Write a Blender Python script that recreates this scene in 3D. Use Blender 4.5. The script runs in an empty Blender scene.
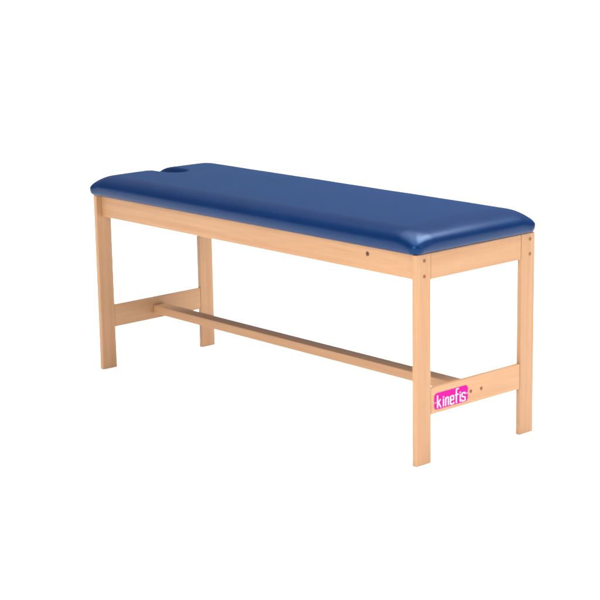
import bpy, bmesh, math, random
import numpy as np
from mathutils import Vector, Matrix

random.seed(4)
scene = bpy.context.scene
col = scene.collection

# ------------------------------------------------------------------ camera
cam_data = bpy.data.cameras.new('camera')
cam = bpy.data.objects.new('camera', cam_data)
col.objects.link(cam)
right = Vector((0.66587591, 0.74586845, -0.01701558))
up = Vector((-0.15356297, 0.15934123, 0.97520705))
back = Vector((0.73008745, -0.64675392, 0.22063926))
M = Matrix((right, up, back)).transposed().to_4x4()
M.translation = Vector((5.86567, -4.07558, 1.88457))
cam.matrix_world = M
cam_data.sensor_width = 36.0
cam_data.lens = 1752.67 / 600.0 * 36.0
cam_data.clip_start = 0.05
cam_data.clip_end = 1000.0
scene.camera = cam

# ------------------------------------------------------------------ studio light
scene.view_settings.view_transform = 'Standard'
scene.view_settings.look = 'None'
scene.view_settings.exposure = 0.0
scene.view_settings.gamma = 1.0
scene.cycles.filter_width = 2.0

world = bpy.data.worlds.new('World')
scene.world = world
world.use_nodes = True
wn = world.node_tree
for n in list(wn.nodes):
    wn.nodes.remove(n)
w_out = wn.nodes.new('ShaderNodeOutputWorld')
w_bg = wn.nodes.new('ShaderNodeBackground')
w_tc = wn.nodes.new('ShaderNodeTexCoord')
w_sep = wn.nodes.new('ShaderNodeSeparateXYZ')
w_ramp = wn.nodes.new('ShaderNodeValToRGB')
wn.links.new(w_tc.outputs['Generated'], w_sep.inputs[0])
wn.links.new(w_sep.outputs['Z'], w_ramp.inputs['Fac'])
cr = w_ramp.color_ramp
cr.elements[0].position = 0.0
cr.elements[0].color = (0.029, 0.050, 0.092, 1)
cr.elements[1].position = 1.0
cr.elements[1].color = (1, 1, 1, 1)
for pos, v in ((0.26, (0.029, 0.050, 0.092)), (0.38, (0.060, 0.062, 0.066)), (0.74, (0.042, 0.044, 0.048)), (0.89, (0.95, 0.95, 0.95))):
    e = cr.elements.new(pos)
    e.color = v + (1,)
wn.links.new(w_ramp.outputs['Color'], w_bg.inputs['Color'])
w_bg.inputs['Strength'].default_value = 6.35
wn.links.new(w_bg.outputs[0], w_out.inputs['Surface'])


def area(name, loc, target, size, power, color=(1, 1, 1), size_y=None):
    d = bpy.data.lights.new(name, 'AREA')
    d.energy = power
    d.color = color
    d.size = size
    if size_y:
        d.shape = 'RECTANGLE'
        d.size_y = size_y
    o = bpy.data.objects.new(name, d)
    col.objects.link(o)
    o.location = loc
    o.rotation_euler = (Vector(target) - Vector(loc)).to_track_quat('-Z', 'Y').to_euler()
    return o


# key softbox beside the camera, a weaker added fill off the near end, and a softbox over the table
area('key_softbox', (3.7, -4.4, 2.5), (1.5, 0.1, 0.5), 2.4, 300, (1.0, 0.985, 0.96))
area('end_fill', (5.4, 1.6, 2.3), (1.4, 0.3, 0.4), 1.6, 42, (1.0, 0.985, 0.96))  # unseen fill, added to lift the stretcher top
area('overhead_softbox', (2.1, 1.4, 3.3), (1.85, 0.3, 0.7), 1.6, 130, (0.97, 0.98, 1.0))


# ------------------------------------------------------------------ materials
def new_mat(name):
    m = bpy.data.materials.new(name)
    m.use_nodes = True
    nt = m.node_tree
    return m, nt, nt.nodes['Principled BSDF']


def wood(name, axis):
    """pale beech: long soft grain along one axis of the piece, short dark flecks"""
    m, nt, b = new_mat(name)
    N, Lk = nt.nodes.new, nt.links.new
    tc = N('ShaderNodeTexCoord')
    oi = N('ShaderNodeObjectInfo')
    mul = N('ShaderNodeMath'); mul.operation = 'MULTIPLY'; mul.inputs[1].default_value = 37.0
    Lk(oi.outputs['Random'], mul.inputs[0])
    add = N('ShaderNodeVectorMath'); add.operation = 'ADD'
    Lk(tc.outputs['Object'], add.inputs[0]); Lk(mul.outputs[0], add.inputs[1])

    def stretched(along, across, detail):
        mp = N('ShaderNodeMapping')
        s = [across] * 3
        s[axis] = along
        mp.inputs['Scale'].default_value = s
        Lk(add.outputs[0], mp.inputs['Vector'])
        t = N('ShaderNodeTexNoise')
        t.inputs['Scale'].default_value = 1.0
        t.inputs['Detail'].default_value = detail
        t.inputs['Roughness'].default_value = 0.6
        Lk(mp.outputs[0], t.inputs['Vector'])
        return t
    broad = stretched(1.3, 38.0, 4)
    fine = stretched(9.0, 420.0, 3)
    fleck = stretched(60.0, 620.0, 2)
    ramp = N('ShaderNodeValToRGB')
    ramp.color_ramp.elements[0].position = 0.32
    ramp.color_ramp.elements[0].color = (0.318, 0.164, 0.076, 1)
    ramp.color_ramp.elements[1].position = 0.68
    ramp.color_ramp.elements[1].color = (0.366, 0.206, 0.102, 1)
    Lk(broad.outputs['Fac'], ramp.inputs['Fac'])
    r2 = N('ShaderNodeValToRGB')
    r2.color_ramp.elements[0].position = 0.3
    r2.color_ramp.elements[0].color = (0.86, 0.83, 0.80, 1)
    r2.color_ramp.elements[1].position = 0.6
    r2.color_ramp.elements[1].color = (1, 1, 1, 1)
    Lk(fine.outputs['Fac'], r2.inputs['Fac'])
    mx = N('ShaderNodeMix'); mx.data_type = 'RGBA'; mx.blend_type = 'MULTIPLY'
    mx.inputs[0].default_value = 0.6
    Lk(ramp.outputs['Color'], mx.inputs[6]); Lk(r2.outputs['Color'], mx.inputs[7])
    r3 = N('ShaderNodeValToRGB')
    r3.color_ramp.elements[0].position = 0.24
    r3.color_ramp.elements[0].color = (0.70, 0.64, 0.58, 1)
    r3.color_ramp.elements[1].position = 0.34
    r3.color_ramp.elements[1].color = (1, 1, 1, 1)
    Lk(fleck.outputs['Fac'], r3.inputs['Fac'])
    mx2 = N('ShaderNodeMix'); mx2.data_type = 'RGBA'; mx2.blend_type = 'MULTIPLY'
    mx2.inputs[0].default_value = 0.7
    Lk(mx.outputs[2], mx2.inputs[6]); Lk(r3.outputs['Color'], mx2.inputs[7])
    hsv = N('ShaderNodeHueSaturation')
    tone = N('ShaderNodeMapRange')
    tone.inputs['To Min'].default_value = 0.91 if axis == 2 else 0.97
    tone.inputs['To Max'].default_value = 0.98 if axis == 2 else 1.04
    Lk(oi.outputs['Random'], tone.inputs['Value'])
    Lk(tone.outputs[0], hsv.inputs['Value'])
    Lk(mx2.outputs[2], hsv.inputs['Color'])
    Lk(hsv.outputs[0], b.inputs['Base Color'])
    b.inputs['Roughness'].default_value = 0.48
    b.inputs['Specular IOR Level'].default_value = 0.3
    bp = N('ShaderNodeBump')
    bp.inputs['Strength'].default_value = 0.12
    bp.inputs['Distance'].default_value = 0.001
    Lk(fine.outputs['Fac'], bp.inputs['Height'])
    Lk(bp.outputs[0], b.inputs['Normal'])
    return m


WOOD = [wood('beech_grain_lengthwise', 0), wood('beech_grain_crosswise', 1), wood('beech_grain_upright', 2)]


def plain(name, color, rough=0.5, spec=0.3, metal=0.0, vary=0.06):
    m, nt, b = new_mat(name)
    N, Lk = nt.nodes.new, nt.links.new
    tc = N('ShaderNodeTexCoord')
    t = N('ShaderNodeTexNoise')
    t.inputs['Scale'].default_value = 60.0
    Lk(tc.outputs['Object'], t.inputs['Vector'])
    r = N('ShaderNodeValToRGB')
    r.color_ramp.elements[0].color = tuple(c * (1 - vary) for c in color) + (1,)
    r.color_ramp.elements[1].color = tuple(min(1, c * (1 + vary)) for c in color) + (1,)
    Lk(t.outputs['Fac'], r.inputs['Fac'])
    Lk(r.outputs['Color'], b.inputs['Base Color'])
    b.inputs['Roughness'].default_value = rough
    b.inputs['Specular IOR Level'].default_value = spec
    b.inputs['Metallic'].default_value = metal
    return m


def vinyl():
    m, nt, b = new_mat('blue_vinyl')
    N, Lk = nt.nodes.new, nt.links.new
    tc = N('ShaderNodeTexCoord')
    t = N('ShaderNodeTexNoise')
    t.inputs['Scale'].default_value = 7.0
    t.inputs['Detail'].default_value = 4
    Lk(tc.outputs['Object'], t.inputs['Vector'])
    r = N('ShaderNodeValToRGB')
    r.color_ramp.elements[0].position = 0.3
    r.color_ramp.elements[0].color = (0.0008, 0.0092, 0.041, 1)
    r.color_ramp.elements[1].position = 0.7
    r.color_ramp.elements[1].color = (0.0010, 0.0110, 0.048, 1)
    Lk(t.outputs['Fac'], r.inputs['Fac'])
    Lk(r.outputs['Color'], b.inputs['Base Color'])
    b.inputs['Specular IOR Level'].default_value = 0.32
    rr = N('ShaderNodeMapRange')
    rr.inputs['To Min'].default_value = 0.28
    rr.inputs['To Max'].default_value = 0.36
    Lk(t.outputs['Fac'], rr.inputs['Value'])
    Lk(rr.outputs[0], b.inputs['Roughness'])
    b.inputs['Specular Tint'].default_value = (0.22, 0.50, 1.0, 1)
    return m


VINYL = vinyl()
SCREW = plain('copper_brown_screw', (0.17, 0.062, 0.027), 0.5, 0.25, 0.0)
BOLT = plain('dark_bolt', (0.07, 0.028, 0.013), 0.5, 0.2, 0.0)
PINK = plain('magenta_sticker', (0.36, 0.0008, 0.165), 0.6, 0.08, 0, 0.03)
WHITE = plain('white_print', (0.52, 0.46, 0.50), 0.45, 0.2, 0, 0.02)
FLOOR = plain('white_studio_floor', (0.95, 0.95, 0.95), 0.9, 0.05, 0, 0.01)


# ------------------------------------------------------------------ mesh helpers
def link(name, bm, mat, parent=None, loc=(0, 0, 0), smooth=True):
    me = bpy.data.meshes.new(name)
    bm.normal_update()
    bm.to_mesh(me)
    bm.free()
    me.materials.append(mat)
    if smooth:
        for p in me.polygons:
            p.use_smooth = True
    o = bpy.data.objects.new(name, me)
    col.objects.link(o)
    o.location = loc
    if parent:
        o.parent = parent
    return o


def board(name, lo, hi, mat, parent, bev=0.0022):
    """a squared board with its long arrises eased"""
    lo, hi = Vector(lo), Vector(hi)
    c, h = (lo + hi) / 2, (hi - lo) / 2
    bm = bmesh.new()
    bmesh.ops.create_cube(bm, size=2.0)
    for v in bm.verts:
        v.co = Vector((v.co.x * h.x, v.co.y * h.y, v.co.z * h.z))
    bmesh.ops.bevel(bm, geom=list(bm.edges), offset=bev, segments=3, profile=0.5, affect='EDGES')
    o = link(name, bm, mat, parent, c)
    o.modifiers.new('weighted', 'WEIGHTED_NORMAL')
    return o


# ------------------------------------------------------------------ setting
bm = bmesh.new()
bmesh.ops.create_grid(bm, x_segments=1, y_segments=1, size=150.0)
floor = link('floor', bm, FLOOR, None, (0, 0, 0), False)
floor['kind'] = 'structure'
floor['label'] = 'plain bright white floor under the wooden table'
floor['category'] = 'floor'

# ------------------------------------------------------------------ table
L, W, H = 1.85, 0.5997, 0.7363
A, B = 0.0201, 0.0706            # leg thickness along the table, leg width across it
RY, RT = 0.0252, 0.022           # long rails: set back from the leg edge, thickness
RH = 0.091
table = bpy.data.objects.new('treatment_table', None)
col.objects.link(table)
table['label'] = 'wooden treatment table with blue padded vinyl top and pink sticker on its lower end bar'
table['category'] = 'treatment table'

G = 0.0011
for x in (0, L - A):
    for y in (0, W - B):
        board('leg', (x, y, 0.0), (x + A, y + B, H), WOOD[2], table)
for y in (RY, W - RY - RT):
    board('long_rail', (A + G, y, H - RH), (L - A - G, y + RT, H - 0.0004), WOOD[0], table)
for x0, x1 in ((0.0012, A - 0.0008), (L - A + 0.0008, L - 0.0012)):
    board('end_rail', (x0, B + G, H - RH), (x1, W - B - G, H - 0.0004), WOOD[1], table)
    board('lower_end_bar', (x0, B + G, 0.172), (x1, W - B - G, 0.265), WOOD[1], table)
board('stretcher', (A + G, 0.2699, 0.1959), (L - A - G, 0.3297, 0.2317), WOOD[0], table, 0.003)


def screw_head(name, loc, axis, r, mat):
    """domed screw head with a cross slot, facing +x (axis 0) or -y (axis 1)"""
    bm = bmesh.new()
    prof = [(r, 0.0), (r, 0.0005), (r * 0.86, 0.0011), (r * 0.5, 0.0015)]
    n = 20
    rings = []
    for rad, hgt in prof:
        rings.append([bm.verts.new((hgt, rad * math.cos(2 * math.pi * i / n), rad * math.sin(2 * math.pi * i / n))) for i in range(n)])
    for a, b in zip(rings, rings[1:]):
        for i in range(n):
            bm.faces.new((a[i], a[(i + 1) % n], b[(i + 1) % n], b[i]))
    # sunken cross recess
    inner = [bm.verts.new((0.0002, r * (0.30 if i % 5 else 0.46) * math.cos(2 * math.pi * i / n), r * (0.30 if i % 5 else 0.46) * math.sin(2 * math.pi * i / n))) for i in range(n)]
    a = rings[-1]
    for i in range(n):
        bm.faces.new((a[i], a[(i + 1) % n], inner[(i + 1) % n], inner[i]))
    bm.faces.new(inner)
    o = link(name, bm, mat, table, loc, False)
    if axis == 1:
        o.rotation_euler = (0, 0, -math.pi / 2)
    return o


for y in (0.0391, 0.5735):
    for z in (0.714, 0.6605):
        screw_head('screw', (L + 0.0002, y, z), 0, 0.0062, SCREW)
for y in (0.2712, 0.3246):
    screw_head('screw', (L - 0.0010, y, 0.2157), 0, 0.0066, SCREW)
screw_head('bolt', (1.5911, RY - 0.0002, 0.7045), 1, 0.0080, BOLT)


# ---- padded top: height field over a rounded rectangle with a face notch at the head end
def build_pad():
    X0, X1, Y0, Y1 = -0.030, L + 0.011, -0.012, W + 0.012
    R, RSIDE, P = 0.130, 0.080, 2.1
    RN, PN = 0.024, 2.3
    CR = 0.036
    NY, NW, NX = W / 2, 0.042, 0.168           # notch: centre line, half width, centre of its round end
    ZB, T = 0.030, 0.080

    def smin(a, b, k):
        h = np.clip(0.5 + 0.5 * (b - a) / k, 0, 1)
        return b * (1 - h) + a * h - k * h * (1 - h)

    def d_outer(x, y):
        cx, cy, hx, hy = (X0 + X1) / 2, (Y0 + Y1) / 2, (X1 - X0) / 2, (Y1 - Y0) / 2
        qx, qy = np.abs(x - cx) - hx + CR, np.abs(y - cy) - hy + CR
        out = np.hypot(np.maximum(qx, 0), np.maximum(qy, 0))
        ins = smin(-qx, -qy, 0.05)
        return np.where((qx > 0) | (qy > 0), np.where((qx > 0) & (qy > 0), CR - out, CR - np.maximum(qx, qy)), CR + np.maximum(ins, 0))

    def d_slot(x, y):
        return np.where(x < NX, np.abs(y - NY), np.hypot(x - NX, y - NY)) - NW

    def d_all(x, y):
        return np.minimum(d_outer(x, y), d_slot(x, y))

    def prof(s, p):
        s = np.clip(s, 0, 1)
        return (1 - (1 - s) ** p) ** (1 / p)

    def height(x, y):
        ax = (X1 - X0) / 2 - np.abs(x - (X0 + X1) / 2)
        ay = (Y1 - Y0) / 2 - np.abs(y - (Y0 + Y1) / 2)
        do, ds = np.maximum(d_outer(x, y), 0), np.maximum(d_slot(x, y), 0)
        h = prof(ax / R, P) * prof(ay / RSIDE, P) * (0.10 + 0.90 * prof(ds / RN, PN))
        wc = np.clip(1 - ax / 0.085, 0, 1) ** 2 * np.clip(1 - ay / 0.085, 0, 1) ** 2
        drop = np.sqrt(wc) * (0.009 + 0.012 * (1 - prof(do / 0.024, 2.3)))
        cr = 0.004 * (1 - ((y - W / 2) / (W / 2)) ** 2)
        wob = 0.0006 * np.sin(x * 9.1 + 1.3) * np.sin(y * 13.7 + 0.4) + 0.0004 * np.sin(x * 23.0 + y * 17.0)
        rad, ang = np.hypot(ax, ay), np.arctan2(ay, ax)
        wob = wob + 0.0011 * np.sin(ang * 13.0 + x * 5 + y * 9) * np.exp(-((rad - 0.065) / 0.035) ** 2)   # pulled corners
        return H + 0.001 + ZB - drop + (T - ZB) * h + (cr + wob) * np.clip(do / R, 0, 1)

    def coords(lo, hi, step, extra):
        n = 40
        e = R * (1 - np.cos(np.linspace(0, math.pi / 2, n)))
        mid = np.arange(lo + R, hi - R + 1e-9, step)
        c = np.concatenate([lo + e, mid, hi - e] + extra)
        c = np.unique(np.round(c, 5))
        keep = [c[0]]
        for v in c[1:]:
            if v - keep[-1] > 0.0007:
                keep.append(v)
        return np.array(keep)
    xs = coords(X0, X1, 0.012, [np.arange(NX - 0.01, NX + NW + 0.04, 0.0028)])
    ys = coords(Y0, Y1, 0.012, [np.arange(NY - NW - 0.036, NY + NW + 0.036, 0.0028)])
    GX, GY = np.meshgrid(xs, ys, indexing='ij')
    D = d_all(GX, GY)
    e = 1e-5
    gx = (d_all(GX + e, GY) - d_all(GX - e, GY)) / (2 * e)
    gy = (d_all(GX, GY + e) - d_all(GX, GY - e)) / (2 * e)
    dxs = np.minimum(np.diff(xs, prepend=xs[0] - 1), np.diff(xs, append=xs[-1] + 1))[:, None]
    dys = np.minimum(np.diff(ys, prepend=ys[0] - 1), np.diff(ys, append=ys[-1] + 1))[None, :]
    cell = np.maximum(dxs, dys) * 0 + 0.0009
    inside = D > cell
    bm = bmesh.new()
    vid = {}

    def vert(i, j):
        k = (i, j)
        if k not in vid:
            x, y = GX[i, j], GY[i, j]
            if not inside[i, j]:
                for _ in range(3):
                    dd = float(d_all(x, y))
                    nx = float(d_all(x + e, y) - d_all(x - e, y)) / (2 * e)
                    ny = float(d_all(x, y + e) - d_all(x, y - e)) / (2 * e)
                    x, y = x - dd * nx, y - dd * ny
                z = float(height(np.array(x), np.array(y)))
            else:
                z = HZ[i, j]
            vid[k] = bm.verts.new((x, y, z))
        return vid[k]
    HZ = height(GX, GY)
    for i in range(len(xs) - 1):
        for j in range(len(ys) - 1):
            if inside[i, j] or inside[i + 1, j] or inside[i, j + 1] or inside[i + 1, j + 1]:
                bm.faces.new((vert(i, j), vert(i + 1, j), vert(i + 1, j + 1), vert(i, j + 1)))
    bmesh.ops.remove_doubles(bm, verts=bm.verts, dist=0.0002)
    bmesh.ops.dissolve_degenerate(bm, dist=0.0001, edges=bm.edges)
    # underside: the wrapped edge tucks back under the foam
    edge = [x for x in bm.edges if x.is_boundary]
    nxt = {}
    for x in edge:
        l = x.link_loops[0]
        nxt[l.vert] = l.link_loop_next.vert
    start = edge[0].link_loops[0].vert
    loop, v = [start], nxt[start]
    while v is not start and len(loop) < 20000:
        loop.append(v)
        v = nxt[v]
    n = len(loop)
    print('pad rim', n, 'of', len(edge))
    P2 = [Vector((v.co.x, v.co.y)) for v in loop]
    nor = []
    for q in P2:                                   # towards the inside of the outline
        g = Vector((float(d_all(q.x + 1e-4, q.y) - d_all(q.x - 1e-4, q.y)), float(d_all(q.x, q.y + 1e-4) - d_all(q.x, q.y - 1e-4))))
        nor.append(g.normalized())
    prev = loop
    for f in (0.2, 0.4, 0.6, 0.8, 0.95):
        a = f * math.pi / 2
        ring = []
        for i in range(n):
            z0 = loop[i].co.z
            q = P2[i] + nor[i] * 0.0105 * (1 - math.cos(a))
            ring.append(bm.verts.new((q.x, q.y, z0 + (H + 0.001 - z0) * math.sin(a))))
        for i in range(n):
            k = (i + 1) % n
            bm.faces.new((prev[k], prev[i], ring[i], ring[k]))
        prev = ring
    bm.faces.new(list(reversed(prev)))
    bmesh.ops.recalc_face_normals(bm, faces=bm.faces)
    return bm


link('padded_top', build_pad(), VINYL, table)

# ---- pink sticker with its lettering, on the near lower end bar
SX, SY0, SZ0, SWD, SHT = L - 0.0012, 0.0872, 0.1845, 0.1685, 0.0588


def prism(bm, pts, x0, x1):
    a = [bm.verts.new((x0, p[0], p[1])) for p in pts]
    b = [bm.verts.new((x1, p[0], p[1])) for p in pts]
    bm.faces.new(b)
    n = len(pts)
    for i in range(n):
        bm.faces.new((a[i], a[(i + 1) % n], b[(i + 1) % n], b[i]))


bm = bmesh.new()
pts = []
r = 0.0135
for cx, cy, a0 in ((SWD - r, r, -90), (SWD - r, SHT - r, 0), (r, SHT - r, 90), (r, r, 180)):
    for k in range(9):
        a = math.radians(a0 + 90 * k / 8)
        pts.append((cx + r * math.cos(a), cy + r * math.sin(a)))
prism(bm, pts, 0.0, 0.0005)
sticker = link('sticker', bm, PINK, table, (SX + 0.0001, SY0, SZ0), False)
sticker['label'] = 'magenta sticker reading kinefis in white'


def round_off(p, rad=9.0, seg=5):
    out = [Vector(p[0])]
    for i in range(1, len(p) - 1):
        a, b, c = Vector(p[i - 1]), Vector(p[i]), Vector(p[i + 1])
        ra = min(rad, (a - b).length * 0.49, (c - b).length * 0.49)
        s, t = b + (a - b).normalized() * ra, b + (c - b).normalized() * ra
        for k in range(seg + 1):
            u = k / seg
            out.append(s * (1 - u) ** 2 + b * 2 * u * (1 - u) + t * u * u)
    out.append(Vector(p[-1]))
    return out


KX, KY = SWD / 415.0, SHT / 195.0
strokes = [
    [(40, 14), (40, 166)], [(42, 66), (76, 112)], [(52, 76), (82, 14)],                       # k
    [(112, 14), (112, 108)], [(112, 122), (112, 136)],                                        # i
    [(139, 14), (139, 114)], [(140, 92), (146, 112), (172, 112), (172, 14)],                  # n
    [(238, 34), (238, 16), (198, 16), (198, 112), (236, 112), (236, 66)], [(199, 65), (241, 65)],   # e
    [(270, 14), (270, 178), (300, 178)], [(253, 113), (297, 113)],                            # f
    [(318, 14), (318, 108)], [(318, 122), (318, 136)],                                        # i
    [(379, 92), (379, 112), (340, 112), (340, 72), (379, 56), (379, 16), (338, 16), (338, 36)],     # s
]
bm = bmesh.new()
for q, st in enumerate(strokes):
    p = round_off(st)
    hw = 6.6
    left, rgt = [], []
    for i in range(len(p)):
        t0 = (p[i] - p[i - 1]).normalized() if i > 0 else None
        t1 = (p[i + 1] - p[i]).normalized() if i < len(p) - 1 else None
        t = ((t0 or t1) + (t1 or t0)).normalized()
        nrm = Vector((-t.y, t.x))
        c = nrm.dot(Vector((-(t1 or t0).y, (t1 or t0).x)))
        o = nrm * hw / max(c, 0.5)
        left.append(p[i] + o)
        rgt.append(p[i] - o)
    x = 0.00012 + 0.00003 * q
    lv = [bm.verts.new((x, v.x * KX, v.y * KY)) for v in left]
    rv = [bm.verts.new((x, v.x * KX, v.y * KY)) for v in rgt]
    for i in range(len(p) - 1):
        bm.faces.new((rv[i], rv[i + 1], lv[i + 1], lv[i]))
for cx, cy in ((13, 84), (402, 96)):
    bm.faces.new([bm.verts.new((0.00012, (cx + 6 * math.cos(a)) * KX, (cy + 6 * math.sin(a)) * KY)) for a in [2 * math.pi * k / 14 for k in range(14)]])
link('lettering', bm, WHITE, sticker, (0.0005, 0, 0), False)
